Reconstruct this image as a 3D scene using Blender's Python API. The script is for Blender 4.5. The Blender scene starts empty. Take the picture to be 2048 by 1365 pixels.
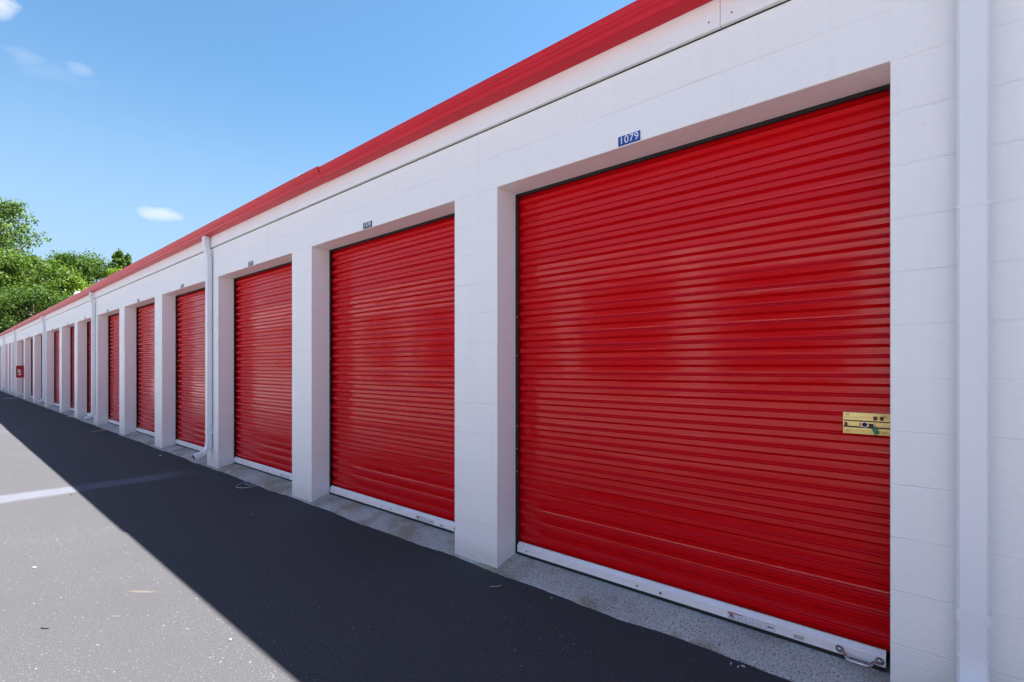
import bpy, bmesh, math, random
import numpy as np
from mathutils import Vector, Matrix
R = math.radians
random.seed(7)
scene = bpy.context.scene
COL = scene.collection

# ------------------------------------------------------------------ camera, sky, sun, exposure
WX = 2.37                      # wall plane of the storage building (camera stands at x=0,y=0)
cam_d = bpy.data.cameras.new("camera"); cam = bpy.data.objects.new("camera", cam_d); COL.objects.link(cam)
cam.location = (0, 0, 1.33)
cam.rotation_euler = (R(90), 0, -R(49.8))
cam_d.lens = 36 * 974 / 2048; cam_d.sensor_width = 36
cam_d.shift_y = 52.5 / 2048
cam_d.clip_start = 0.05; cam_d.clip_end = 3000
scene.camera = cam

SUN = Vector((1.242, -0.75, 3.134)).normalized()
elev = math.asin(SUN.z); azim = math.atan2(SUN.x, SUN.y)
world = bpy.data.worlds.new("World"); scene.world = world; world.use_nodes = True
wn = world.node_tree.nodes; wl = world.node_tree.links
for n in list(wn): wn.remove(n)
wo = wn.new('ShaderNodeOutputWorld'); bg = wn.new('ShaderNodeBackground')
sky = wn.new('ShaderNodeTexSky'); sky.sky_type = 'NISHITA'; sky.sun_disc = False
sky.sun_elevation = elev; sky.sun_rotation = azim
sky.air_density = 1.0; sky.dust_density = 0.25; sky.ozone_density = 3.5; sky.altitude = 20
bg.inputs[1].default_value = 0.050
wl.new(bg.outputs[0], wo.inputs[0])
# small fair-weather clouds, by direction in the sky
tc = wn.new('ShaderNodeTexCoord')
def wmath(op, a, b=None, c=None):
    n = wn.new('ShaderNodeMath'); n.operation = op
    for i, v in enumerate((a, b, c)):
        if v is None: continue
        if isinstance(v, (int, float)): n.inputs[i].default_value = v
        else: wl.new(v, n.inputs[i])
    return n.outputs[0]
nz = wn.new('ShaderNodeTexNoise'); nz.inputs['Scale'].default_value = 26; nz.inputs['Detail'].default_value = 5
mpw = wn.new('ShaderNodeMapping'); mpw.inputs['Scale'].default_value = (1, 1, 2.2)
wl.new(tc.outputs['Generated'], mpw.inputs[0]); wl.new(mpw.outputs[0], nz.inputs['Vector'])
def dirvec(px, py):
    a = R(49.8); f = 974
    xc = (px - 1024) / f; zc = 1.0; up = (735 - py) / f
    return Vector((xc * math.cos(a) + zc * math.sin(a), -xc * math.sin(a) + zc * math.cos(a), up)).normalized()
mask = None
for (px, py, rw, rh, op) in ((318, 428, .035, .0115, .55), (-6, 4, .019, .021, .7), (42, 114, .022, .012, .12), (152, 139, .018, .009, .18), (100, 146, .045, .012, .06)):
    d = dirvec(px, py); h = Vector((d.y, -d.x, 0)).normalized(); v = h.cross(d)
    dt = []
    for ax, rad in ((h, rw), (v, rh)):
        vm = wn.new('ShaderNodeVectorMath'); vm.operation = 'DOT_PRODUCT'
        wl.new(tc.outputs['Generated'], vm.inputs[0]); vm.inputs[1].default_value = ax
        off = wmath('MULTIPLY', wmath('SUBTRACT', nz.outputs['Fac'], .5), rad * 1.6)
        q = wmath('DIVIDE', wmath('ADD', vm.outputs['Value'], off), rad)
        dt.append(wmath('MULTIPLY', q, q))
    vm = wn.new('ShaderNodeVectorMath'); vm.operation = 'DOT_PRODUCT'
    wl.new(tc.outputs['Generated'], vm.inputs[0]); vm.inputs[1].default_value = d
    front = wmath('GREATER_THAN', vm.outputs['Value'], .3)
    m = wmath('SUBTRACT', 1.0, wmath('ADD', dt[0], dt[1])); m = wmath('MAXIMUM', m, 0.0)
    m = wmath('MINIMUM', wmath('MULTIPLY', wmath('MULTIPLY', m, front), op), 0.9)
    mask = m if mask is None else wmath('MAXIMUM', mask, m)
mx = wn.new('ShaderNodeMixRGB'); mx.inputs[2].default_value = (4.4, 4.5, 4.8, 1)
wl.new(mask, mx.inputs[0]); hs = wn.new('ShaderNodeHueSaturation'); hs.inputs['Saturation'].default_value = 1.12; wl.new(sky.outputs[0], hs.inputs['Color']); tn = wn.new('ShaderNodeMixRGB'); tn.blend_type = 'MULTIPLY'; tn.inputs[0].default_value = 1; tn.inputs[2].default_value = (1.0, 1.07, .96, 1); wl.new(hs.outputs[0], tn.inputs[1]); 
# paler, whiter air towards the horizon
spz = wn.new('ShaderNodeSeparateXYZ'); wl.new(tc.outputs['Generated'], spz.inputs[0])
mr = wn.new('ShaderNodeMapRange'); mr.interpolation_type = 'SMOOTHSTEP'
for i_, v_ in enumerate((.50, .10, 0.0, .80)): mr.inputs[i_ + 1].default_value = v_
wl.new(spz.outputs['Z'], mr.inputs[0])
hz = wn.new('ShaderNodeMixRGB'); hz.inputs[2].default_value = (1.92, 2.70, 3.60, 1)
wl.new(mr.outputs[0], hz.inputs[0]); wl.new(tn.outputs[0], hz.inputs[1]); wl.new(hz.outputs[0], mx.inputs[1]); wl.new(mx.outputs[0], bg.inputs[0])

sun_d = bpy.data.lights.new("sun", 'SUN'); sun_d.energy = 5.0; sun_d.angle = R(0.53); sun_d.color = (1.0, 0.965, 0.925)
sun = bpy.data.objects.new("sun", sun_d); COL.objects.link(sun)
sun.rotation_euler = SUN.to_track_quat('Z', 'Y').to_euler(); sun.location = (10, -8, 30)
scene.view_settings.view_transform = 'Standard'; scene.view_settings.look = 'None'
scene.view_settings.exposure = 2.3; scene.view_settings.gamma = 1.0
scene.render.engine = 'CYCLES'

# ------------------------------------------------------------------ node helpers / materials
class NT:
    def __init__(s, name):
        s.m = bpy.data.materials.new(name); s.m.use_nodes = True
        s.n = s.m.node_tree.nodes; s.l = s.m.node_tree.links
        s.p = s.n['Principled BSDF']; s.g = s.n.new('ShaderNodeNewGeometry')
        s.out = s.n['Material Output']
    def lk(s, v, inp):
        if isinstance(v, (int, float)): inp.default_value = v
        elif isinstance(v, tuple): inp.default_value = v if len(v) == 4 or inp.type == 'VECTOR' else (*v, 1)
        else: s.l.new(v, inp)
    def math(s, op, a, b=None, c=None, clamp=False):
        n = s.n.new('ShaderNodeMath'); n.operation = op; n.use_clamp = clamp
        for i, v in enumerate((a, b, c)):
            if v is not None: s.lk(v, n.inputs[i])
        return n.outputs[0]
    def map(s, scale=(1, 1, 1), src=None, rot=(0, 0, 0)):
        n = s.n.new('ShaderNodeMapping'); n.inputs['Scale'].default_value = scale; n.inputs['Rotation'].default_value = rot
        s.l.new(src or s.g.outputs['Position'], n.inputs[0]); return n.outputs[0]
    def noise(s, scale, detail=3, rough=.5, vec=None, stretch=None, dist=0):
        n = s.n.new('ShaderNodeTexNoise'); n.inputs['Scale'].default_value = scale
        n.inputs['Detail'].default_value = detail; n.inputs['Roughness'].default_value = rough; n.inputs['Distortion'].default_value = dist
        s.l.new(s.map(stretch) if stretch else (vec or s.g.outputs['Position']), n.inputs['Vector']); return n.outputs['Fac']
    def ramp(s, fac, stops):
        n = s.n.new('ShaderNodeValToRGB'); e = n.color_ramp.elements
        while len(e) < len(stops): e.new(.5)
        for i, (p, c) in enumerate(stops):
            e[i].position = p; e[i].color = (c, c, c, 1) if isinstance(c, (int, float)) else (*c, 1)
        s.l.new(fac, n.inputs[0]); return n.outputs[0]
    def mix(s, fac, a, b, mode='MIX'):
        n = s.n.new('ShaderNodeMixRGB'); n.blend_type = mode
        s.lk(fac, n.inputs[0]); s.lk(a, n.inputs[1]); s.lk(b, n.inputs[2]); return n.outputs[0]
    def sep(s):
        n = s.n.new('ShaderNodeSeparateXYZ'); s.l.new(s.g.outputs['Position'], n.inputs[0]); return n.outputs
    def bump(s, h, strength=.3, dist=.01, prev=None):
        n = s.n.new('ShaderNodeBump'); n.inputs['Strength'].default_value = strength; n.inputs['Distance'].default_value = dist
        s.l.new(h, n.inputs['Height'])
        if prev: s.l.new(prev, n.inputs['Normal'])
        s.l.new(n.outputs[0], s.p.inputs['Normal']); return n.outputs[0]
    def set(s, **k):
        for a, v in k.items(): s.lk(v, s.p.inputs[a.replace('_', ' ')])
        return s.m
def simple(name, col, rough=.5, metal=0, nscale=20, var=.12, bump=0, **k):
    t = NT(name)
    f = t.noise(nscale, 4)
    c = t.mix(f, tuple(x * (1 - var) for x in col), tuple(min(1, x * (1 + var)) for x in col))
    t.set(Base_Color=c, Roughness=rough, Metallic=metal, **k)
    if bump: t.bump(t.noise(nscale * 6, 3), bump, .003)
    return t.m

def mat_block():
    t = NT('painted_block'); x, y, z = t.sep()
    # course joints
    fr = t.math('FRACT', t.math('DIVIDE', t.math('SUBTRACT', t.math('ADD', z, t.math('MULTIPLY', t.math('SUBTRACT', t.noise(9, 3), .5), .004)), 2.508 - 20 * .2034), .2034))
    d = t.math('MINIMUM', fr, t.math('SUBTRACT', 1.0, fr))
    jw = t.math('SUBTRACT', 1.0, t.math('DIVIDE', d, .022), clamp=True)
    jw = t.math('MULTIPLY', jw, t.ramp(t.noise(1.6, 4, .6), [(.35, .35), (.7, 1.0)]))
    # vertical joints over the openings only
    up = t.math('GREATER_THAN', z, 2.53)
    row = t.math('FLOOR', t.math('DIVIDE', t.math('SUBTRACT', z, 2.508), .2034))
    fy = t.math('FRACT', t.math('ADD', t.math('DIVIDE', t.math('ADD', y, 197.87), .4064), t.math('MULTIPLY', row, .5)))
    dy = t.math('MINIMUM', fy, t.math('SUBTRACT', 1.0, fy))
    jv = t.math('MULTIPLY', t.math('MULTIPLY', t.math('SUBTRACT', 1.0, t.math('DIVIDE', dy, .012), clamp=True), up), .08)
    j = t.math('MAXIMUM', jw, jv)
    rough = t.noise(70, 5, .75, stretch=(1, .6, 1.5))
    mid = t.noise(14, 4, .6)
    h = t.math('ADD', t.math('MULTIPLY', j, -.45), t.math('ADD', t.math('MULTIPLY', rough, .38), t.math('MULTIPLY', mid, .3)))
    pits = t.ramp(t.noise(75, 3, .6), [(.66, 0.0), (.72, 1.0)])
    patch = t.ramp(t.noise(2.4, 3), [(.45, 0.0), (.62, 1.0)])
    h = t.math('SUBTRACT', h, t.math('MULTIPLY', t.math('MULTIPLY', pits, patch), .25))
    base = t.mix(t.noise(1.3, 5, .6), (.90, .89, .885), (.94, .935, .93))
    base = t.mix(t.math('MULTIPLY', jw, .05), base, (.5, .48, .5))
    # rain-splash dirt at the foot of the wall, drips under the header
    dirt = t.math('MULTIPLY', t.math('SUBTRACT', 1.0, t.math('DIVIDE', z, .16), clamp=True), t.noise(7, 5, .7))
    base = t.mix(t.math('MULTIPLY', dirt, .65, clamp=True), base, (.33, .29, .27))
    spots = t.ramp(t.noise(48, 2, .5), [(.77, 0.0), (.79, 1.0)])
    base = t.mix(t.math('MULTIPLY', spots, .2), base, (.25, .23, .23))
    streak = t.ramp(t.noise(3.0, 5, .6, stretch=(1, 4.0, .25)), [(.55, 0.0), (.8, 1.0)])
    base = t.mix(t.math('MULTIPLY', streak, .10), base, (.5, .46, .42))
    t.bump(h, .8, .008)
    return t.set(Base_Color=base, Roughness=.55, Specular_IOR_Level=.35)
def mat_door():
    t = NT('red_door_paint')
    w1 = t.noise(1.0, 2, .5, stretch=(1, .55, 9)); w2 = t.noise(1.0, 3, .5, stretch=(1, 1.6, 2.2))
    t.bump(t.math('ADD', t.math('MULTIPLY', w1, .7), t.math('MULTIPLY', w2, .8)), .55, .012)
    c = t.mix(t.noise(2.2, 4), (.55, .002, .005), (.62, .003, .008))
    oi = t.n.new('ShaderNodeObjectInfo')
    c = t.mix(t.math('MULTIPLY', oi.outputs['Random'], .16), c, (.50, .012, .012))
    dust = t.noise(6, 5, .65, stretch=(1, 1, .5))
    r = t.ramp(dust, [(.3, .10), (.7, .17)])
    return t.set(Base_Color=c, Roughness=r, Specular_IOR_Level=.30)
def mat_dark_door():
    t = NT('darkened_red_door_paint')  # red darkened to cut the red light bounced onto the white wall
    return t.set(Base_Color=t.mix(t.noise(2.2, 4), (.13, .005, .004), (.18, .006, .005)), Roughness=.5)
def mat_asphalt():
    t = NT('asphalt'); x, y, z = t.sep()
    big = t.noise(.55, 5, .6); mid = t.noise(5, 5, .65); fine = t.noise(230, 3, .7)
    c = t.mix(big, (.026, .026, .030), (.0445, .0445, .051))
    c = t.mix(t.math('MULTIPLY', mid, .35), c, (.029, .029, .032))
    c = t.mix(t.ramp(fine, [(.42, 0.0), (.68, .8)]), c, (.098, .097, .099))
    zone = t.ramp(t.noise(1.1, 4, .6), [(.38, .25), (.62, 1.0)])
    for sc, lo, amt, sc_c in ((110, .665, .9, .20), (55, .72, .95, .33)):
        sp = t.ramp(t.noise(sc, 2, .4), [(lo, 0.0), (lo + .02, 1.0)])
        c = t.mix(t.math('MULTIPLY', t.math('MULTIPLY', sp, zone), amt), c, (sc_c, sc_c * .98, sc_c * .95))
    dk = t.ramp(t.noise(60, 2, .5), [(.24, 1.0), (.28, 0.0)])
    c = t.mix(t.math('MULTIPLY', dk, .6), c, (.03, .03, .03))
    # rain-wash dust trails below the downspouts, running out over the drive
    wob = t.math('MULTIPLY', t.math('SUBTRACT', t.noise(1.2, 3), .5), .16)
    for yc, hw, amt in ((7.10, .20, .95), (14.55, .17, .25), (22.5, .2, .25), (-.2, .15, .2)):
        dd = t.math('ABSOLUTE', t.math('SUBTRACT', t.math('ADD', y, wob), yc))
        m = t.ramp(t.math('DIVIDE', dd, hw * 1.5), [(.42, 1.0), (.82, 0.0)])
        m = t.math('MULTIPLY', m, t.ramp(x, [(0.0, 1.0), (1.0, 1.0)]))
        fade = t.math('SUBTRACT', 1.0, t.math('DIVIDE', t.math('SUBTRACT', x, 1.7), .55, clamp=True))
        m = t.math('MULTIPLY', t.math('MULTIPLY', m, fade), t.math('ADD', .45, t.math('MULTIPLY', t.noise(5, 5, .65), .8)))
        c = t.mix(t.math('MULTIPLY', m, amt, clamp=True), c, (.105, .109, .135))
    # a hairline crack across the drive
    dd = t.math('ABSOLUTE', t.math('SUBTRACT', t.math('ADD', y, t.math('MULTIPLY', t.math('SUBTRACT', t.noise(1.5, 6, .7), .5), .5)), 8.9))
    cr = t.math('MULTIPLY', t.math('LESS_THAN', dd, .006), t.math('LESS_THAN', x, .75))
    c = t.mix(cr, c, (.02, .02, .02))
    # old scuffs of pale paint and clay on the sunlit lane
    for (mx_, my_, ln, wd_, colr, am) in ((.79, 3.54, .13, .018, (.17, .14, .10), .5), (.10, 3.27, .07, .010, (.22, .215, .21), .5), (.62, 3.30, .04, .006, (.2, .2, .2), .4), (-.02, 2.95, .25, .02, (.14, .14, .14), .4)):
        u = t.math('ADD', t.math('MULTIPLY', t.math('SUBTRACT', x, mx_), .60), t.math('MULTIPLY', t.math('SUBTRACT', y, my_), -.80))
        v = t.math('ADD', t.math('MULTIPLY', t.math('SUBTRACT', x, mx_), .80), t.math('MULTIPLY', t.math('SUBTRACT', y, my_), .60))
        u = t.math('DIVIDE', u, ln); v = t.math('DIVIDE', v, wd_)
        q = t.math('SUBTRACT', 1.0, t.math('ADD', t.math('MULTIPLY', u, u), t.math('MULTIPLY', v, v)), clamp=True)
        q = t.ramp(t.math('MULTIPLY', q, t.math('ADD', -.1, t.math('MULTIPLY', t.noise(70, 5, .8), 1.6))), [(.2, 0.0), (.75, 1.0)])
        c = t.mix(t.math('MULTIPLY', q, am), c, colr)
    # blend towards a flat grey along the building edge
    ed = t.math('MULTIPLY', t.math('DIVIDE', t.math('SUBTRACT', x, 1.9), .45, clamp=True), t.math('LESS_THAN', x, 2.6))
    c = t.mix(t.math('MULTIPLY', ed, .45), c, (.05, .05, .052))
    t.bump(t.math('ADD', fine, t.math('MULTIPLY', t.noise(70, 3, .6), 1.2)), .55, .004)
    return t.set(Base_Color=c, Roughness=.82, Specular_IOR_Level=.3)
def mat_concrete():
    t = NT('worn_concrete')
    c = t.mix(t.noise(2.6, 6, .7), (.30, .285, .262), (.64, .615, .58))
    st = t.ramp(t.noise(3.1, 4, .6), [(.48, 0.0), (.62, 1.0)])
    c = t.mix(t.math('MULTIPLY', st, .8), c, (.27, .20, .12))
    f = t.noise(150, 2, .6)
    c = t.mix(t.ramp(f, [(.56, 0.0), (.68, .85)]), c, (.80, .78, .76))
    c = t.mix(t.ramp(t.noise(120, 2, .6), [(.34, .9), (.46, 0.0)]), c, (.09, .085, .08))
    t.bump(t.math('ADD', f, t.math('MULTIPLY', t.noise(25, 4), .8)), .7, .006)
    return t.set(Base_Color=c, Roughness=.9)
M = {
 'block': mat_block(), 'door': mat_door(), 'door2': mat_dark_door(), 'asphalt': mat_asphalt(), 'concrete': mat_concrete(),
 'trim': simple('white_trim_paint', (.90, .89, .89), .45, nscale=3, var=.05, bump=.15),
 'spout': simple('white_enamel', (.82, .82, .86), .35, nscale=2, var=.04),
 'gutter': simple('red_gutter_paint', (.62, .006, .025), .33, nscale=2.5, var=.14, bump=.1, Specular_IOR_Level=.3),
 'roof': simple('grey_roof_metal', (.28, .24, .22), .6, nscale=1.5, var=.2),
 'alu': simple('mill_aluminium', (.90, .88, .90), .42, .15, nscale=6, var=.12),
 'zinc': simple('zinc_steel', (.55, .55, .58), .25, 1, nscale=30, var=.1),
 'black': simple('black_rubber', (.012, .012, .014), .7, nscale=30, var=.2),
 'dark': simple('dark_steel_guide', (.025, .018, .02), .5, .3, nscale=12, var=.3),
 'brass': simple('yellow_zinc_plate', (.98, .72, .26), .36, .3, nscale=9, var=.14),
 'hole': simple('dark_red_opening', (.13, .012, .01), .6),
 'blue': simple('blue_sign_plate', (.012, .055, .32), .35, nscale=8, var=.1),
 'navy': simple('navy_sign_plate', (.012, .02, .05), .35, nscale=8, var=.1),
 'white': simple('white_print', (.85, .86, .9), .5),
 'ink': simple('grey_ink', (.06, .06, .08), .6),
 'paleink': simple('pale_ink', (.30, .29, .34), .6),
 'paper': simple('white_paper', (.72, .72, .78), .5, nscale=40, var=.06),
 'orange': simple('orange_print', (.55, .08, .03), .5),
 'green': simple('green_plastic', (.004, .17, .07), .4),
 'fired': simple('extinguisher_red', (.36, .008, .012), .35, nscale=6, var=.1),
 'inner': simple('dark_interior', (.05, .045, .045), .9),
 'bark': simple('grey_brown_bark', (.13, .10, .075), .9, nscale=6, var=.4, bump=.6),
 'cord': simple('pale_cord', (.62, .60, .58), .6),
 'straw': simple('dry_straw', (.50, .42, .28), .8),
 'chip': simple('white_paint_flake', (.50, .50, .49), .7, nscale=60),
 'pale_bounce': simple('pale_bounce', (.155, .150, .145), .85, nscale=3, var=.15, bump=.2),  # for the added sheet that bounces sunlight
 'soil': simple('leaf_litter_ground', (.07, .08, .035), .95, nscale=2, var=.5, bump=.5),
}
def mat_leaf(name, a, b):
    t = NT(name)
    c = t.mix(t.ramp(t.noise(.9, 3), [(.3, 0.0), (.7, 1.0)]), a, b)
    c = t.mix(t.math('MULTIPLY', t.noise(9, 1), .5), c, tuple(min(1, v * 1.5) for v in b))
    t.set(Base_Color=c, Roughness=.55, Specular_IOR_Level=.15)
    tr = t.n.new('ShaderNodeBsdfTranslucent'); t.l.new(t.mix(.25, c, (.3, .5, .05)), tr.inputs[0])
    ms = t.n.new('ShaderNodeMixShader'); ms.inputs[0].default_value = .30
    t.l.new(t.p.outputs[0], ms.inputs[1]); t.l.new(tr.outputs[0], ms.inputs[2]); t.l.new(ms.outputs[0], t.out.inputs[0])
    return t.m
M['leaf_mid'] = mat_leaf('leaves_mid_green', (.023, .052, .007), (.068, .118, .014))
M['leaf_dark'] = mat_leaf('leaves_deep_green', (.014, .036, .006), (.043, .084, .013))
M['leaf_lime'] = mat_leaf('leaves_yellow_green', (.055, .10, .007), (.135, .205, .016))

# ------------------------------------------------------------------ mesh helpers
class MB:
    def __init__(s): s.v = []; s.f = []; s.mi = []; s.mats = []
    def m(s, mat):
        if mat not in s.mats: s.mats.append(mat)
        return s.mats.index(mat)
    def face(s, idx, mat): s.f.append(idx); s.mi.append(s.m(mat))
    def quad(s, pts, mat):
        b = len(s.v); s.v += [tuple(p) for p in pts]; s.face(tuple(range(b, b + len(pts))), mat)
    def box(s, x0, x1, y0, y1, z0, z1, mat, bev=0):
        if bev <= 0:
            b = len(s.v)
            s.v += [(x, y, z) for x in (x0, x1) for y in (y0, y1) for z in (z0, z1)]
            for q in ((0, 1, 3, 2), (4, 6, 7, 5), (0, 4, 5, 1), (2, 3, 7, 6), (0, 2, 6, 4), (1, 5, 7, 3)): s.face(tuple(b + i for i in q), mat)
        else:
            bm = bmesh.new(); bmesh.ops.create_cube(bm, size=1)
            for v in bm.verts: v.co = Vector(((x0 + x1) / 2 + v.co.x * (x1 - x0), (y0 + y1) / 2 + v.co.y * (y1 - y0), (z0 + z1) / 2 + v.co.z * (z1 - z0)))
            bmesh.ops.bevel(bm, geom=bm.edges[:], offset=bev, segments=2, profile=.5, affect='EDGES')
            s.bm(bm, mat); bm.free()
    def bm(s, bm, mat, mtx=None):
        b = len(s.v); bm.verts.index_update()
        s.v += [tuple((mtx @ v.co) if mtx else v.co) for v in bm.verts]
        for f in bm.faces: s.face(tuple(b + v.index for v in f.verts), mat)
    def prism(s, prof, y0, y1, mat, caps=True, segs=1):           # prof: closed (x,z) loop extruded along y
        n = len(prof); b = len(s.v)
        for k in range(segs + 1):
            y = y0 + (y1 - y0) * k / segs
            s.v += [(x, y, z) for x, z in prof]
        for k in range(segs):
            for i in range(n):
                j = (i + 1) % n; a = b + k * n
                s.face((a + i, a + j, a + n + j, a + n + i), mat)
        if caps:
            s.face(tuple(b + i for i in range(n)), mat); s.face(tuple(b + segs * n + i for i in reversed(range(n))), mat)
    def tube(s, pts, r, mat, n=8, caps=True):
        pts = [Vector(p) for p in pts]; rs = r if isinstance(r, (list, tuple)) else [r] * len(pts)
        b = len(s.v); prev = None
        for i, p in enumerate(pts):
            t = (pts[min(i + 1, len(pts) - 1)] - pts[max(i - 1, 0)]).normalized()
            a = prev if prev else (Vector((0, 0, 1)) if abs(t.z) < .9 else Vector((1, 0, 0)))
            u = (a - t * a.dot(t)).normalized(); w = t.cross(u); prev = u
            for k in range(n):
                an = 2 * math.pi * k / n; s.v.append(tuple(p + (u * math.cos(an) + w * math.sin(an)) * rs[i]))
        for i in range(len(pts) - 1):
            for k in range(n):
                j = (k + 1) % n; s.face((b + i * n + k, b + i * n + j, b + (i + 1) * n + j, b + (i + 1) * n + k), mat)
        if caps:
            s.face(tuple(b + k for k in reversed(range(n))), mat); s.face(tuple(b + (len(pts) - 1) * n + k for k in range(n)), mat)
    def ball(s, c, r, mat, sc=(1, 1, 1), u=12, v=8):
        bm = bmesh.new(); bmesh.ops.create_uvsphere(bm, u_segments=u, v_segments=v, radius=r)
        s.bm(bm, mat, Matrix.Translation(c) @ Matrix.Diagonal((*sc, 1))); bm.free()
    def build(s, name, parent=None, loc=(0, 0, 0), smooth=False, bevel=0, fixn=True):
        me = bpy.data.meshes.new(name); me.from_pydata(s.v, [], s.f)
        for mt in s.mats: me.materials.append(mt)
        me.polygons.foreach_set('material_index', s.mi)
        if fixn:
            bm = bmesh.new(); bm.from_mesh(me); bmesh.ops.recalc_face_normals(bm, faces=bm.faces[:]); bm.to_mesh(me); bm.free()
        if smooth: me.polygons.foreach_set('use_smooth', [True] * len(me.polygons))
        o = bpy.data.objects.new(name, me); COL.objects.link(o); o.location = loc
        if parent: o.parent = parent
        if smooth:
            me.set_sharp_from_angle(angle=R(40))
        if bevel:
            md = o.modifiers.new('bevel', 'BEVEL'); md.width = bevel; md.segments = 2; md.limit_method = 'ANGLE'; md.angle_limit = R(50)
        return o
def empty(name, loc=(0, 0, 0), rz=0):
    o = bpy.data.objects.new(name, None); COL.objects.link(o); o.location = loc; o.rotation_euler = (0, 0, rz); o.empty_display_size = .2
    return o
def tag(o, label=None, cat=None, group=None, kind=None):
    if label: o['label'] = label
    if cat: o['category'] = cat
    if group: o['group'] = group
    if kind: o['kind'] = kind
    return o
def copy_tree(o, parent=None):
    c = o.copy(); COL.objects.link(c); c.parent = parent
    for ch in list(o.children): copy_tree(ch, c)
    return c
def text_mesh(txt, size, mat, ext=.0006, spacing=1.0):
    cu = bpy.data.curves.new('lettering', 'FONT'); cu.body = txt; cu.size = size; cu.extrude = ext; cu.align_x = 'CENTER'; cu.align_y = 'CENTER'
    cu.space_character = spacing
    o = bpy.data.objects.new('lettering', cu); COL.objects.link(o)
    bpy.context.view_layer.update()
    me = bpy.data.meshes.new_from_object(o.evaluated_get(bpy.context.evaluated_depsgraph_get()))
    bpy.data.objects.remove(o); bpy.data.curves.remove(cu)
    me.materials.clear(); me.materials.append(mat)
    # lay the text in the wall plane: text x -> -y (reads left to right seen from -x side), text y -> z
    me.transform(Matrix(((0, 0, -1, 0), (-1, 0, 0, 0), (0, 1, 0, 0), (0, 0, 0, 1))))
    return me

# ------------------------------------------------------------------ ground
g = MB(); ys = [-60] + [-12 + .5 * i for i in range(0, 125)] + [90, 400]
xs = [-400, -60, -9.2, -4, 0, 1.2, 2.0, 2.30]
rng = random.Random(3)
b = len(g.v)
for yy in ys:
    for xx in xs: g.v.append((xx, yy, 0))
    g.v.append((2.355 + rng.uniform(-.010, .010), yy, 0))
nx = len(xs) + 1
for i in range(len(ys) - 1):
    for j in range(nx - 1): g.face((i * nx + j, (i + 1) * nx + j, (i + 1) * nx + j + 1, i * nx + j + 1), M['asphalt'])
tag(g.build('driveway', fixn=False), kind='structure')
g = MB(); g.quad([(-400, -400, -.03), (400, -400, -.03), (400, 600, -.03), (-400, 600, -.03)], M['soil'])
tag(g.build('ground', fixn=False), kind='structure')
g = MB(); g.quad([(-17.4, -60, .006), (-1.3, -60, .006), (-1.3, 120, .006), (-17.4, 120, .006)], M['pale_bounce'])  # pale sheet added out of view to bounce sunlight onto the shaded wall
tag(g.build('added_bounce_sheet', fixn=False), kind='structure')
# concrete apron: rises 6 cm from the asphalt to the doors, ragged front edge
g = MB(); ap = [(2.325, -.03), (2.343, .003), (2.352, .006), (2.372, .014), (2.46, .042), (2.56, .058), (3.2, .060)]
Y0, Y1 = -6, 44.5; N = 900
for i in range(N + 1):
    yy = Y0 + (Y1 - Y0) * i / N
    jt = .010 * math.sin(yy * 3.1) + .008 * math.sin(yy * 7.7 + 1) + rng.uniform(-.005, .005)
    for k, (x, z) in enumerate(ap): g.v.append((x + (jt if k < 3 else 0), yy, z + (rng.uniform(-.0015, .0015) if 0 < k < 4 else 0)))
n = len(ap)
for i in range(N):
    for k in range(n - 1): g.face((i * n + k, (i + 1) * n + k, (i + 1) * n + k + 1, i * n + k + 1), M['concrete'])
tag(g.build('concrete_apron', fixn=False, smooth=True), kind='structure')

# ------------------------------------------------------------------ roll-up door parts
def curtain(w, h, z0=.125, pitch=.0845, mat='door'):
    prof = []; z = z0; top = h + .12
    # one rib: inner flat, slope out, outer flat, stepped slope back in
    unit = [(.0005, .0205), (.0225, .0202), (.0240, .0190), (.0352, .0022), (.0370, .0003), (.0600, 0), (.0618, .0010), (.0668, .0098),
            (.0690, .0112), (.0705, .0122), (.0770, .0196), (.0788, .0204)]
    off = 0; rt = random.Random(int(w * 1000))
    while z + off < top:
        tl = rt.gauss(0, .0010); of = rt.gauss(0, .0003)
        for dz, dx in unit:
            dx += of + tl * (dz / .0845 - .3)
            if z + off + dz <= top: prof.append((dx, z + off + dz))
        off += pitch
    g = MB(); ns = 8; hw = w / 2 + .045
    rr = random.Random(int(w * 100))
    for k in range(ns + 1):
        y = -hw + 2 * hw * k / ns
        bow = .004 * math.sin(math.pi * k / ns)
        for x, zz in prof: g.v.append((.210 + x - bow * (.6 + .4 * math.sin(zz * 2.3)), y, zz))
    n = len(prof)
    for k in range(ns):
        for i in range(n - 1): g.face((k * n + i, k * n + i + 1, (k + 1) * n + i + 1, (k + 1) * n + i), M[mat])
    return g
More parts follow.
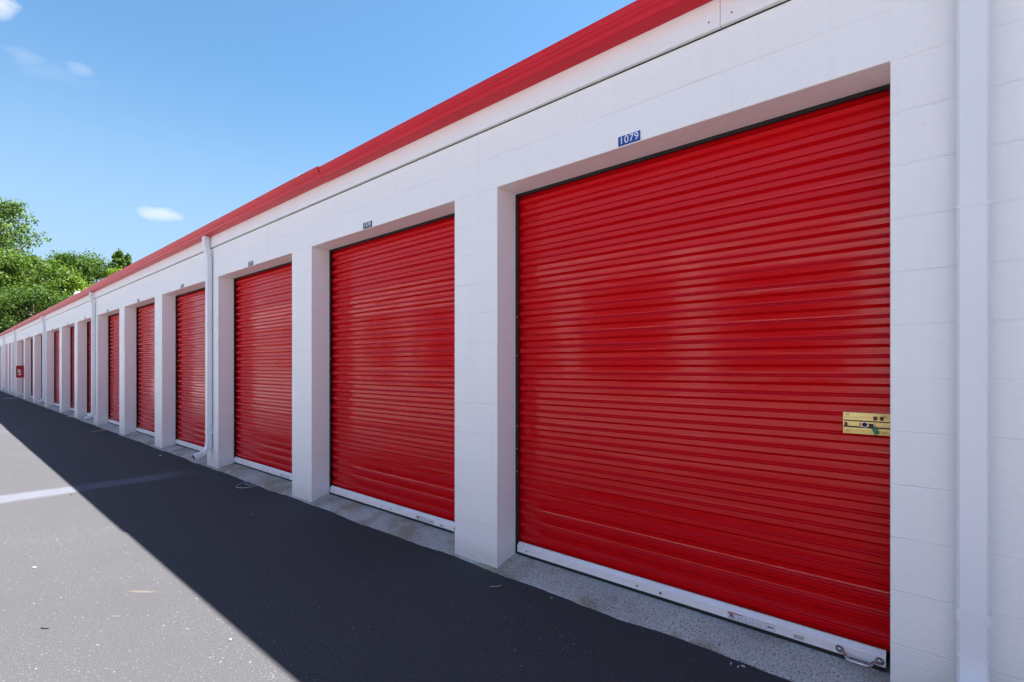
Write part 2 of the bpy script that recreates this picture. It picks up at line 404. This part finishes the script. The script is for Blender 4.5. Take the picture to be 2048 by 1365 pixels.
def make_door(w, h, parent, detail=True):
    d = curtain(w, h, mat='door' if detail else 'door2').build('roll_up_door', parent, fixn=False)
    hw = w / 2
    g = MB(); bar = [(.208, .141), (.197, .142), (.197, .136), (.194, .134), (.179, .122), (.178, .119), (.181, .116), (.181, .078), (.208, .078)]
    g.prism(bar, -hw + .022, hw - .022, M['alu'])
    for yy in (hw - .10, .12, -.02, -hw + 1.06 - .06, -hw + .05):
        g.ball((.180, yy, .098), .0055, M['dark'], (.45, 1, 1))
    g.build('bottom_bar', d, fixn=True)
    g = MB(); g.box(.186, .204, -hw + .021, hw - .021, .05, .0775, M['black']); g.build('weather_strip', d)
    g = MB(); g.box(.1915, .2045, -hw - .03, hw + .03, h - .016, h + .03, M['black']); g.build('head_shade_strip', d)  # black strip stands in for the deep shade above the curtain
    for s in (-1, 1):
        g = MB(); g.prism([(.1925, .05), (.2005, .05), (.2005, h + .02), (.1925, h + .02)], s * (hw - (.018 if s > 0 else -.008)), s * (hw + .05), M['dark'])
        for q in range(5 if s > 0 else 0): g.ball((.1915, s * (hw - .010), .62 + .155 * q * (1 if q < 3 else 1.7)), .0035, M['white'], (.4, 1, 1))
        g.build('guide_rail', d)
    if not detail: return d
    # slide latch at the right-hand side
    g = MB(); y0, y1 = -hw + .006, -hw + .172; zc = 1.088; hh = .046; B = M['brass']
    g.box(.2015, .2045, y0, y1, zc - hh, zc + hh, B, .001)
    g.box(.1915, .2015, y0 + .0008, y1 - .0005, zc + .013, zc + .026, B, .0015)
    g.box(.1965, .2015, y0 + .001, y1 - .003, zc - .013, zc + .0085, B, .001)
    g.box(.1920, .2015, y0 + .0008, y1 - .002, zc - .0285, zc - .0180, B, .0015)
    g.box(.1990, .2016, y0 + .002, y1 - .002, zc - .0178, zc - .0132, M['black']); g.box(.1990, .2016, y0 + .002, y1 - .002, zc + .0088, zc + .0128, M['hole'])
    for (ya, za, wa, ha, mt) in ((.052, .031, .014, .016, 'hole'), (.030, .031, .013, .016, 'hole'), (.155, .000, .010, .019, 'hole'), (.066, -.002, .016, .020, 'dark'), (.104, .004, .003, .014, 'hole')):
        g.box(.1908, .1975, y0 + ya - wa / 2, y0 + ya + wa / 2, zc + za - ha / 2 - .006, zc + za + ha / 2 - .006, M[mt], .0015)
    # lock cylinder: steel ring with dark core
    g.tube([(.199, y0 + .088, zc - .003), (.188, y0 + .088, zc - .003)], .0118, M['zinc'], 20)
    g.tube([(.189, y0 + .088, zc - .003), (.1872, y0 + .088, zc - .003)], .0098, M['black'], 20)
    for (ya, za) in ((.150, .037), (.150, -.034), (.022, .036), (.022, -.036)):
        g.ball((.2005, y0 + ya, zc + za), .0058, M['brass'], (.55, 1, 1)); g.box(.1970, .1976, y0 + ya - .0045, y0 + ya + .0045, zc + za - .0006, zc + za + .0006, M['dark'])
    g.build('slide_latch', d, smooth=True)
    # bent steel pull handle on the bar
    g = MB(); ya, yb = -hw + .042, -hw + .182; zz = .100
    for yy in (ya, yb):
        g.tube([(.180, yy, zz), (.1755, yy, zz)], [.017, .0155], M['zinc'], 20); g.ball((.1755, yy, zz), .0085, M['zinc'], (.6, 1, 1))
    pts = []
    for i in range(17):
        t = i / 16; pts.append((.172 - .034 * min(1, math.sin(math.pi * t) * 1.7), ya + .012 + (yb - ya - .024) * t, zz - .003 - .013 * min(1, math.sin(math.pi * t) * 1.5)))
    g.tube(pts, [.0065 + .0038 * math.sin(math.pi * i / 16) for i in range(17)], M['zinc'], 10)
    g.build('pull_handle', d, smooth=True)
    # warning sticker strip, with panels and print
    g = MB(); a, c = -hw + .648, -hw + .436; x = .1803
    g.box(x - .0003, x + .0003, c, a, .080, .1145, M['paper']); x -= .0006
    wd = a - c
    def pr(u0, u1, v0, v1, mt, k=0): g.box(x - k * .0002 - .0001, x + .0003, a - wd * u1, a - wd * u0, .0805 + .0335 * v0, .0805 + .0335 * v1, M[mt])
    pr(.01, .165, .80, .99, 'orange'); pr(.17, .32, .86, .98, 'ink')
    for u in (.0, .168, .325, .485, .64, .81, .993): pr(u, u + .006, .12, 1.0, 'paleink', 1)
    pr(0, 1, .98, 1.0, 'ink', 1); pr(0, 1, .12, .135, 'paleink', 1); pr(.05, .78, .05, .075, 'paleink')
    for (u0, v0, u1, v1) in ((.04, .45, .10, .75), (.08, .35, .13, .62), (.02, .22, .15, .29), (.03, .62, .07, .74)): pr(u0, u1, v0, v1, 'ink', 2)
    rr = random.Random(5)
    for pz in (.18, .335, .495, .65):
        for k in range(4):
            u = pz + rr.uniform(0, .05); v = .2 + k * .16; pr(u, u + rr.uniform(.04, .09), v, v + .05, 'paleink')
    g.quad([(x - .0004, a - wd * .83, .098), (x - .0004, a - wd * .875, .103), (x - .0004, a - wd * .875, .093)], M['ink'])
    pr(.875, .965, .46, .62, 'ink', 2)
    g.build('warning_sticker', d)
    g = MB(); q = -hw + .36
    for k in range(3): g.box(.1802, .1808, q - .045 + .002 * k, q, .098 - .006 * k, .1005 - .006 * k, M['ink'])
    g.build('small_print', d)
    return d

# ------------------------------------------------------------------ the storage building
bld = tag(empty('storage_building', (WX, 20, 0)), 'long low white block storage building with a row of red roll-up doors', 'building')
def L(y): return y - 20        # world y -> local
doors = []; y = 2.13 - 2.032; num = 1079
edges = []                      # (right jamb y0, left jamb y1, number)
yy = 2.13 - 2.032
for k in range(8): edges.append((yy, yy + 2.032, 1079 - k)); yy += 2.438
yy = edges[-1][1] + .406
for k in range(4): edges.append((yy, yy + 2.642, 1071 - k)); yy += 3.048
yy = edges[-1][1] + .61
for k in range(6): edges.append((yy, yy + 1.424, 1067 - k)); yy += 1.83
edges.insert(0, (.098 - 2.438, .098 - .406, None)); edges.insert(0, (.098 - 4.876, .098 - 2.844, None))
H = 2.508; TOP = 2.935; YA, YB = -5.5, 44.2; TH = .19
g = MB(); bk = [YA] + [v for e in edges for v in e[:2]] + [YB]
for i in range(len(bk) - 1):
    a, c = L(bk[i]), L(bk[i + 1]); solid = (i % 2 == 0)
    z0 = -.05 if solid else H
    for x in (0, TH):
        if solid: g.quad([(x, a, z0), (x, c, z0), (x, c, H), (x, a, H)], M['block'])
        g.quad([(x, a, H), (x, c, H), (x, c, TOP), (x, a, TOP)], M['block'])
    g.quad([(0, a, TOP), (TH, a, TOP), (TH, c, TOP), (0, c, TOP)], M['block'])
    if solid:
        g.quad([(0, a, z0), (TH, a, z0), (TH, c, z0), (0, c, z0)], M['block'])
        for q in (a, c): g.quad([(0, q, z0), (TH, q, z0), (TH, q, H), (0, q, H)], M['block'])
    else: g.quad([(0, a, H), (TH, a, H), (TH, c, H), (0, c, H)], M['block'])
for q in (L(YA), L(YB)): g.quad([(0, q, H), (TH, q, H), (TH, q, TOP), (0, q, TOP)], M['block'])
w = g.build('front_wall', bld, fixn=False)
bm = bmesh.new(); bm.from_mesh(w.data); bmesh.ops.remove_doubles(bm, verts=bm.verts[:], dist=1e-4); bmesh.ops.recalc_face_normals(bm, faces=bm.faces[:]); bm.to_mesh(w.data); bm.free()
md = w.modifiers.new('bevel', 'BEVEL'); md.width = .004; md.segments = 2; md.limit_method = 'ANGLE'; md.angle_limit = R(60)
# rear and end walls
g = MB(); DEP = 8.5
g.box(DEP, DEP + .19, L(YA), L(YB), -.05, 3.75, M['block'])
for q in (YA, YB - .19): g.prism([(TH + .001, -.05), (DEP - .001, -.05), (DEP - .001, 3.70), (TH + .001, 2.93)], L(q), L(q) + .19, M['block'])
g.build('rear_wall', bld)
g = MB(); g.box(.9, .95, L(YA) + .2, L(YB) - .2, -.05, 2.9, M['inner']); g.build('inner_wall', bld)
# roof: low pitch standing sheet
g = MB(); g.prism([(-.055, 3.142), (-.055, 3.150), (DEP + .4, 3.93), (DEP + .4, 3.88), (.02, 3.10)], L(YA) - .1, L(YB) + .1, M['roof'])
for k in range(84):
    q = L(YA) + .6 * k; g.prism([(.0, 3.152), (DEP + .4, 3.928), (DEP + .4, 3.955), (.0, 3.175)], q, q + .03, M['roof'])
g.build('roof', bld)
# fascia boards, each 3.66 m, proud of the wall
yy = .72 - 3.66 * 2
while yy < YB:
    g = MB(); a, c = max(YA, yy) + .001, min(YB, yy + 3.66) - .0015
    g.box(-.025, -.0005, L(a), L(c), 2.912, 3.12, M['trim'], .0015)
    for q in (a + .05, c - .05):
        for zz in (2.95,): g.ball((-.0252, L(q), zz), .004, M['dark'], (.4, 1, 1))
    g.build('fascia_board', bld); yy += 3.66
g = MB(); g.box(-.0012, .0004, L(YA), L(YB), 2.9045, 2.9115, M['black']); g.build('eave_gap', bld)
# red ogee gutter in lengths with lapped seams
def gut(a, c, up=0., grow=0.):
    o = [(.0, 3.044), (.078, 3.044), (.087, 3.047), (.088, 3.058), (.090, 3.063), (.101, 3.074), (.110, 3.084), (.1125, 3.088), (.107, 3.092), (.107, 3.099), (.1135, 3.105), (.1165, 3.124), (.119, 3.129), (.118, 3.134), (.110, 3.134)]
    o = [(-.026 - x * (1 + grow), z * 1 + (z - 3.044) * grow + up) for x, z in o]
    inner = [(x + .003, z + .003) for x, z in reversed(o[1:])]
    prof = o + inner + [(-.029, 3.134 + up), (-.026, 3.134 + up)]
    g = MB(); g.prism(prof, L(a), L(c), M['gutter'], segs=max(1, int((c - a) / .6)))
    rr = random.Random(int(a * 10))
    nseg = max(1, int((c - a) / .6)); n = len(prof)
    for k in range(nseg + 1):                                   # the lip is never dead straight
        dx, dz = rr.uniform(-.0016, .0016), rr.uniform(-.0018, .0018)
        for i in range(n):
            x, y_, z = g.v[k * n + i]; t = min(1, max(0, (-.026 - x) / .1)); g.v[k * n + i] = (x + dx * t, y_, z + dz * t)
    return g.build('gutter', bld, smooth=True)
cuts = [YA, 4.17, 14.4, 22.4, 31.2, 38.0, YB]
for i in range(len(cuts) - 1):
    gut(cuts[i], cuts[i + 1] + (.03 if i < len(cuts) - 2 else 0), up=(0, .004, .001, .003, 0, .002)[i], grow=(0, .05, 0, .05, 0, .04)[i])
g = MB()
rr = random.Random(12)
for (q, hgt) in ((4.55, .035), (4.6, .03), (8.3, .02), (9.4, .02)):
    g = MB(); g.tube([(-.10, L(q), 3.11), (-.12, L(q) + .01, 3.15), (-.13, L(q) + .03, 3.15 + hgt)], .0013, M['straw'], 5); g.build('straw', bld)

# downspouts
def downspout(yc):
    g = MB(); hw, hd = .041, .029; S = M['spout']
    path = [(-.080, 3.046), (-.080, 2.955), (-.078, 2.93), (-.050, 2.80), (-.044, 2.76), (-.043, 2.50), (-.043, 1.2), (-.043, .36), (-.046, .30), (-.058, .25), (-.085, .215), (-.115, .20), (-.215, .165)]
    n = 8; b = len(g.v)
    for i, p in enumerate(path):
        p = Vector(p); t = (Vector(path[min(i + 1, len(path) - 1)]) - Vector(path[max(i - 1, 0)])).normalized()
        nrm = Vector((-t.y, t.x))
        if nrm.x < 0 or (abs(nrm.x) < .3 and nrm.y < 0): nrm = nrm * 1
        cc = .007
        for (u, v) in ((-hd, -hw + cc), (-hd, hw - cc), (-hd + cc, hw), (hd - cc, hw), (hd, hw - cc), (hd, -hw + cc), (hd - cc, -hw), (-hd + cc, -hw)):
            g.v.append((p.x + nrm.x * u, L(yc) + v, p.y + nrm.y * u))
    for i in range(len(path) - 1):
        for k in range(n): j = (k + 1) % n; g.face((b + i * n + k, b + i * n + j, b + (i + 1) * n + j, b + (i + 1) * n + k), S)
    e = b + (len(path) - 1) * n; g.face(tuple(e + k for k in range(n)), M['black'])
    d = g.build('downspout', bld, smooth=True)
    for zz, hgt in ((.47, .038),):
        g = MB(); pr = [(-.0745, -hw - .0015), (-.0745, hw + .0015), (-.002, hw + .0015), (-.002, hw + .010), (-.0005, hw + .010), (-.0005, hw), (-.073, hw), (-.073, -hw), (-.0005, -hw), (-.0005, -hw - .010), (-.002, -hw - .010), (-.002, -hw - .0015)]
        b = len(g.v); n2 = len(pr)
        for zq in (zz - hgt / 2, zz + hgt / 2): g.v += [(x, L(yc) + v, zq) for x, v in pr]
        for k in range(n2): j = (k + 1) % n2; g.face((b + k, b + j, b + n2 + j, b + n2 + k), S)
        g.face(tuple(range(b, b + n2)), S); g.face(tuple(range(b + n2, b + 2 * n2)), S)
        g.build('strap', d)
    for zz in (1.895, .335):
        g = MB(); g.box(-.0735, -.0125, L(yc) - hw - .0012, L(yc) + hw + .0012, zz - .012, zz, S, .0008); g.build('pipe_seam', d)
for yc in (-.13, 7.215, 14.53, 22.45, 31.60, 37.30): downspout(yc)
# vent on the roof
g = MB(); vx, vy = .62, L(20.95); g.tube([(vx, vy, 3.15), (vx, vy, 3.62)], .05, M['spout'], 16); g.tube([(vx, vy, 3.62), (vx, vy, 3.66), (vx, vy, 3.74), (vx, vy, 3.79)], [.05, .13, .11, .03], M['spout'], 16)
g.build('roof_vent', bld, smooth=True)
# doors
protos = {}
for a, c, nr in edges:
    w = round(c - a, 3)
    if w not in protos:
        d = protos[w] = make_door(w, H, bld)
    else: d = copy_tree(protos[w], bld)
    d.location = (0, L((a + c) / 2), 0)
def sign_board(nr, y, hi, label):
    r = empty('number_sign', (WX, y, 2.514)); tag(r, label, 'sign', 'unit number plates above the doors')
    g = MB(); g.box(-.004, -.0005, -.063, .063, .0, .0505, M['blue' if hi else 'navy'], .0008); g.build('plate', r)
    me = text_mesh(str(nr), .055 if hi else .050, M['white'], .0005, 1.04); o = bpy.data.objects.new('numerals', me); COL.objects.link(o); o.parent = r; o.location = (-.0047, 0, .0255)
words = {1079: 'bright blue plate with white numerals 1079 above the nearest red door',
 1078: 'dark navy plate with numerals 1078 above the second red door',
 1077: 'dark plate with numerals 1077 above the third red door, right of the second downspout'}
nth = ['fourth', 'fifth', 'sixth', 'seventh', 'eighth', 'ninth', 'tenth', 'eleventh', 'twelfth', 'thirteenth', 'fourteenth', 'fifteenth', 'sixteenth', 'seventeenth', 'eighteenth']
i = 0
for a, c, nr in edges:
    if nr is None: continue
    if nr > 1076: lab = words[nr]
    else: lab = 'tiny dark plate above the %s red door counted from the camera' % nth[i]; i += 1
    if nr >= 1063: sign_board(nr, (a + c) / 2 + (.076 if nr == 1079 else .055 if nr == 1078 else 0), nr == 1079, lab)

# fire extinguisher cabinet on the pillar by door 1068
r = tag(empty('extinguisher_cabinet', (WX, 28.60, .90)), 'dark red fire extinguisher cabinet with white emblem, mounted on a far white pillar', 'cabinet')
g = MB(); g.box(-.23, -.001, -.06, .06, 0, .50, M['fired'], .006); g.build('body', r)
g = MB(); yf = -.0605
def sh(x0, x1, z0, z1, mt='white', k=0): g.box(x0, x1, yf - .001 - k * .0006, yf + .0006, z0, z1, M[mt])
g.tube([(-.13, yf - .0005, .13), (-.13, yf - .002, .13)], .03, M['white'], 16)
sh(-.165, -.095, .12, .27); sh(-.15, -.11, .27, .30); sh(-.142, -.118, .30, .335); sh(-.175, -.125, .335, .35); sh(-.185, -.172, .20, .345)
sh(-.150, -.110, .14, .25, 'fired', 1)
g.build('emblem', r)
g = MB(); g.box(-.234, -.23, -.05, .05, .02, .48, M['fired'], .002); g.ball((-.238, .03, .25), .012, M['zinc']); g.build('door_panel', r)

# green key tag tied to the latch of the nearest door
r = tag(empty('key_tag', (WX + .186, .154, 1.062)), 'small green plastic tag hanging on the brass latch of the nearest door', 'tag')
g = MB(); bm = bmesh.new(); bmesh.ops.create_cube(bm, size=1)
bmesh.ops.bevel(bm, geom=bm.edges[:], offset=.12, segments=2, affect='EDGES')
g.bm(bm, M['green'], Matrix.Rotation(R(-24), 4, 'X') @ Matrix.Diagonal((.004, .019, .031, 1))); bm.free(); g.build('tag_plate', r)
g = MB(); g.tube([(0, .004, .014), (-.002, .003, .028), (.004, .002, .040)], .0011, M['zinc'], 6)
g.tube([(0, .0, -.012), (-.002, .012, -.030), (.004, .022, -.052)], .0008, M['hole'], 5); g.tube([(0, -.004, -.012), (-.002, -.010, -.030)], .0008, M['hole'], 5)
g.build('wire', r)

# ------------------------------------------------------------------ sunlit building across the drive (mirrored in the door paint)
b2 = tag(empty('storage_building', (-17.0, 12, 0), math.pi), 'sunlit white storage building with red doors across the driveway', 'building')
g = MB(); HT = 6.2; per = 6.9; pw = 1.1; y0 = 12 - 30; k = 0
def L2(y): return -(y - 12)
cent = [1.1 + per * k for k in range(-4, 9)]
for c in cent: g.box(0, .2, L2(c + pw / 2), L2(c - pw / 2), -.05, 5.0, M['trim'], .004)
g.box(0, .2, L2(cent[-1] + .4), L2(cent[0] - .4), 5.0, HT, M['trim']); g.build('front_wall', b2)
g = MB(); g.box(8, 8.2, L2(cent[-1] + .4), L2(cent[0] - .4), -.05, 6.9, M['trim']); g.build('rear_wall', b2)
g = MB(); g.prism([(-.15, 6.23), (8.4, 6.95), (8.4, 7.05), (-.15, 6.33)], L2(cent[-1] + .6), L2(cent[0] - .6), M['roof']); g.build('roof', b2)
g = MB(); g.box(-.13, -.002, L2(cent[-1] + .4), L2(cent[0] - .4), 6.08, 6.22, M['gutter'], .01); g.build('gutter', b2)
dd = None
for c in cent[:-1]:
    if dd is None: d = dd = make_door(per - pw, 5.0, b2, False)
    else: d = copy_tree(dd, b2)
    d.location = (0, L2(c + per / 2), 0)

# ------------------------------------------------------------------ trees behind the building
def tree(x, y, h, rad, mat, label, seed, nclump, nleaf, shape='round', low=.22, size=.20):
    r = tag(empty('broadleaf_tree', (x, y, -.03)), label, 'tree', 'trees behind the storage building')
    rn = np.random.default_rng(seed); rs = random.Random(seed)
    g = MB(); pts = [(0, 0, 0)]; rr_ = [h * .022]
    for k in range(1, 8):
        t = k / 7 * .86; pts.append((rs.uniform(-.03, .03) * h * t, rs.uniform(-.03, .03) * h * t, h * t)); rr_.append(h * .022 * (1 - t) + .015)
    g.tube(pts, rr_, M['bark'], 9)
    cl = []
    for k in range(nclump):
        t = rs.random() ** .8
        zz = low + (1 - low) * t
        if shape == 'round': prof = math.sin(math.pi * min(1, (.12 + .88 * (1 - (zz - low) / (1 - low)))) ** .8) ** .55 if zz < .98 else .25
        else: prof = (1 - (zz - low) / (1 - low)) ** .75 + .06
        a = rs.uniform(0, 2 * math.pi); rd = rad * prof * (rs.random() ** .35)
        cl.append((math.cos(a) * rd, math.sin(a) * rd, zz * h * rs.uniform(.95, 1.02), (rs.uniform(.35, 1.0) * rad * .26 + .12) * (.6 if shape == 'cone' else 1)))
    for (cx, cy, cz, cr) in cl[:46]:
        s = min(6, max(1, int(cz / h / .86 * 7) - 1)); p0 = Vector(pts[s]); p1 = Vector((cx, cy, cz)); mid = (p0 + p1) / 2 + Vector((0, 0, -.04 * h * rs.random()))
        g.tube([p0, mid, p1], [h * .008, h * .005, .012], M['bark'], 5, caps=False)
    g.build('trunk', r, smooth=True)
    cl = np.array(cl); n = nleaf
    wgt = cl[:, 3] ** 2; idx = rn.choice(len(cl), n, p=wgt / wgt.sum())
    dv = rn.normal(size=(n, 3)); dv /= np.linalg.norm(dv, axis=1)[:, None]
    rr2 = rn.random(n) ** .45
    P = cl[idx, :3] + dv * (cl[idx, 3] * rr2)[:, None] * np.array([1.15, 1.15, .8])
    # twig sprays that poke out of the outline
    sp = rn.random(n) < .22
    P[sp] += dv[sp] * (rn.random(sp.sum()) * .5 * cl[idx[sp], 3])[:, None] + np.array([0, 0, .12])
    nr = dv * .7 + rn.normal(size=(n, 3)) * .6 + np.array([0, 0, .5]); nr /= np.linalg.norm(nr, axis=1)[:, None]
    ax = np.cross(nr, rn.normal(size=(n, 3))); ax /= np.linalg.norm(ax, axis=1)[:, None]; ay = np.cross(nr, ax)
    sz = (size * (.5 + rn.random(n) * .8))[:, None]
    A = P - ax * sz * .5; B = P + ay * sz * .32 + nr * sz * .08; C = P + ax * sz * .55; D = P - ay * sz * .32 + nr * sz * .08
    V = np.stack([A, B, C, D], 1).reshape(-1, 3)
    me = bpy.data.meshes.new('crown'); me.vertices.add(4 * n); me.vertices.foreach_set('co', V.ravel())
    me.loops.add(4 * n); me.loops.foreach_set('vertex_index', np.arange(4 * n, dtype=np.int32))
    me.polygons.add(n); me.polygons.foreach_set('loop_start', np.arange(0, 4 * n, 4, dtype=np.int32))
    me.polygons.foreach_set('material_index', np.zeros(n, np.int32))
    me.update(calc_edges=True); me.materials.append(M[mat]); me.validate()
    o = bpy.data.objects.new('crown', me); COL.objects.link(o); o.parent = r
    return r
tree(2.5, 54, 14.3, 3.0, 'leaf_mid', 'tallest tree, airy crown cut by the left edge of the photo', 11, 130, 17000, 'round', .3, .20)
tree(4.4, 50, 9.3, 2.9, 'leaf_mid', 'bushy mid green tree at the left edge, below the tallest crown', 12, 130, 26000, 'round', .15)
tree(7.0, 56, 10.8, 2.5, 'leaf_dark', 'dark green rounded tree next right of the tallest one', 13, 110, 22000, 'round', .2)
tree(9.2, 58, 11.2, 2.8, 'leaf_dark', 'dark tree in the dip between the left mass and the twin-topped tree', 14, 110, 22000, 'round', .25)
tree(7.3, 50, 8.0, 2.3, 'leaf_lime', 'bright yellow green tree just above the roof edge', 15, 90, 16000, 'round', .2, .18)
tree(10.7, 56, 11.9, 1.35, 'leaf_mid', 'slender pointed tree, left peak of the twin tops above the roof', 16, 80, 12000, 'cone', .25, .18)
tree(11.5, 56.5, 11.7, 1.4, 'leaf_dark', 'slender pointed tree, right peak of the twin tops above the roof', 17, 80, 12000, 'cone', .25, .18)
tree(10.2, 53, 10.0, 2.0, 'leaf_lime', 'small yellow green tree in front of the twin tops, just over the roof', 19, 70, 12000, 'round', .25, .18)
tree(4.3, 47, 6.6, 2.9, 'leaf_dark', 'low leafy tree whose crown fills in beside the roofline at far left', 18, 110, 20000, 'round', .15, .18)

# ------------------------------------------------------------------ litter on the ground
def litter(name, pts, r, mat, label, cat, loc, n=6):
    g = MB(); g.tube(pts, r, M[mat], n); o = g.build(name, None, loc, smooth=True); tag(o, label, cat); return o
def gp(px, py, z=0.0):      # ground point under a pixel of the photo
    dz = (1.33 - z) * 974 / (py - 735); xc = (px - 1024) / 974 * dz; a = R(49.8)
    return Vector((xc * math.cos(a) + dz * math.sin(a), -xc * math.sin(a) + dz * math.cos(a), z))
loop = [(528, 953), (505, 961), (490, 969), (502, 971), (520, 965), (531, 964), (527, 968), (512, 973), (490, 977), (472, 976), (478, 970), (500, 960), (520, 951)]
P = [gp(*p) for p in loop]; c0 = P[0].copy(); Q = []
for i in range(len(P) - 1):
    for t in (0, .33, .66):
        a, b_, c_, d_ = P[max(i - 1, 0)], P[i], P[i + 1], P[min(i + 2, len(P) - 1)]
        v = .5 * ((2 * b_) + (c_ - a) * t + (2 * a - 5 * b_ + 4 * c_ - d_) * t * t + (3 * b_ - a - 3 * c_ + d_) * t ** 3)
        u = (v.x - 2.345) / .2; v.z = .006 + max(0, min(1, u)) * .058; Q.append(v - Vector((c0.x, c0.y, 0)))
litter('wire_loop', Q, .0028, 'cord', 'thin pale wire bent in loops on the ground at the third door', 'wire', (c0.x, c0.y, 0))
def stick(px0, py0, px1, py1, r, mat, name, label, cat, mid=.015, zz=0):
    a, c = gp(px0, py0, zz), gp(px1, py1, zz); m = (a + c) / 2 + Vector((random.uniform(-.02, .02), random.uniform(-.02, .02), 0))
    pts = [a, m, c]; base = a.copy(); litter(name, [Vector((p.x - base.x, p.y - base.y, r * .9 + zz)) for p in pts], [r, r * 1.1, r * .6], mat, label, cat, (base.x, base.y, 0))
stick(183, 866, 214, 861, .010, 'straw', 'twig', 'long dry stalk lying on shaded asphalt before the sixth door', 'twig')
stick(979, 1174, 1003, 1171, .0022, 'straw', 'twig', 'thin dry straw on the asphalt by the nearest pillar foot', 'twig')
stick(83, 1257, 98, 1258, .004, 'ink', 'twig', 'short dark twig on the sunlit asphalt at lower left', 'twig')
stick(4, 798, 34, 797, .012, 'cord', 'twig', 'pale stalk on the asphalt at the far left', 'twig')
stick(276, 873, 292, 869, .006, 'cord', 'twig', 'curly pale stalk on the concrete before the fifth door', 'twig', zz=.035)
def chip(px, py, s, label, mat='chip', name='paint_flake', cat='paint flake', group='white paint flakes on the drive', zz=0):
    p = gp(px, py, zz); g = MB(); rs = random.Random(int(px * 7 + py)); n = 8; top = []; bot = []
    for k in range(n):
        a = 2 * math.pi * k / n; q = s * rs.uniform(.55, 1.1); top.append((math.cos(a) * q * 1.4, math.sin(a) * q * .8, .004 + s * .15 * rs.random() + .001)); bot.append((math.cos(a) * q * 1.4, math.sin(a) * q * .8, .0012))
    g.v = top + bot; g.face(tuple(range(n)), M[mat]); g.face(tuple(reversed(range(n, 2 * n))), M[mat])
    for k in range(n): j = (k + 1) % n; g.face((k, j, n + j, n + k), M[mat])
    o = g.build(name, None, (p.x, p.y, zz)); o.rotation_euler = (0, 0, rs.uniform(0, 6)); tag(o, label, cat, group)
chip(1462, 1329, .0045, 'white flake, left of the three near the bottom of the photo')
chip(1476, 1335, .005, 'white flake, middle of the three near the bottom of the photo')
chip(1486, 1334, .006, 'long white flake, right of the three near the bottom of the photo')
chip(321, 912, .018, 'crumpled pale scrap by the foot of the fourth door pillar', 'paper', 'paper_scrap', 'scrap', 'pale scraps on the drive')
chip(69, 1136, .011, 'white fleck alone on the sunlit asphalt at left', 'chip')
chip(461, 1281, .006, 'white fleck on sunlit asphalt near the shadow edge', 'chip')
chip(136, 834, .025, 'pale scrap by the concrete edge before the eighth door', 'paper', 'paper_scrap', 'scrap', 'pale scraps on the drive')
chip(504, 1029, .006, 'tiny white fleck on shaded asphalt before the third door', 'chip')
chip(143, 990, .012, 'small dark pebble on the sunlit asphalt beside the pale stripe', 'ink', 'pebble', 'pebble', 'pebbles on the drive')
chip(1103, 1197, .004, 'white grit fleck at the concrete edge before the nearest door', 'chip')
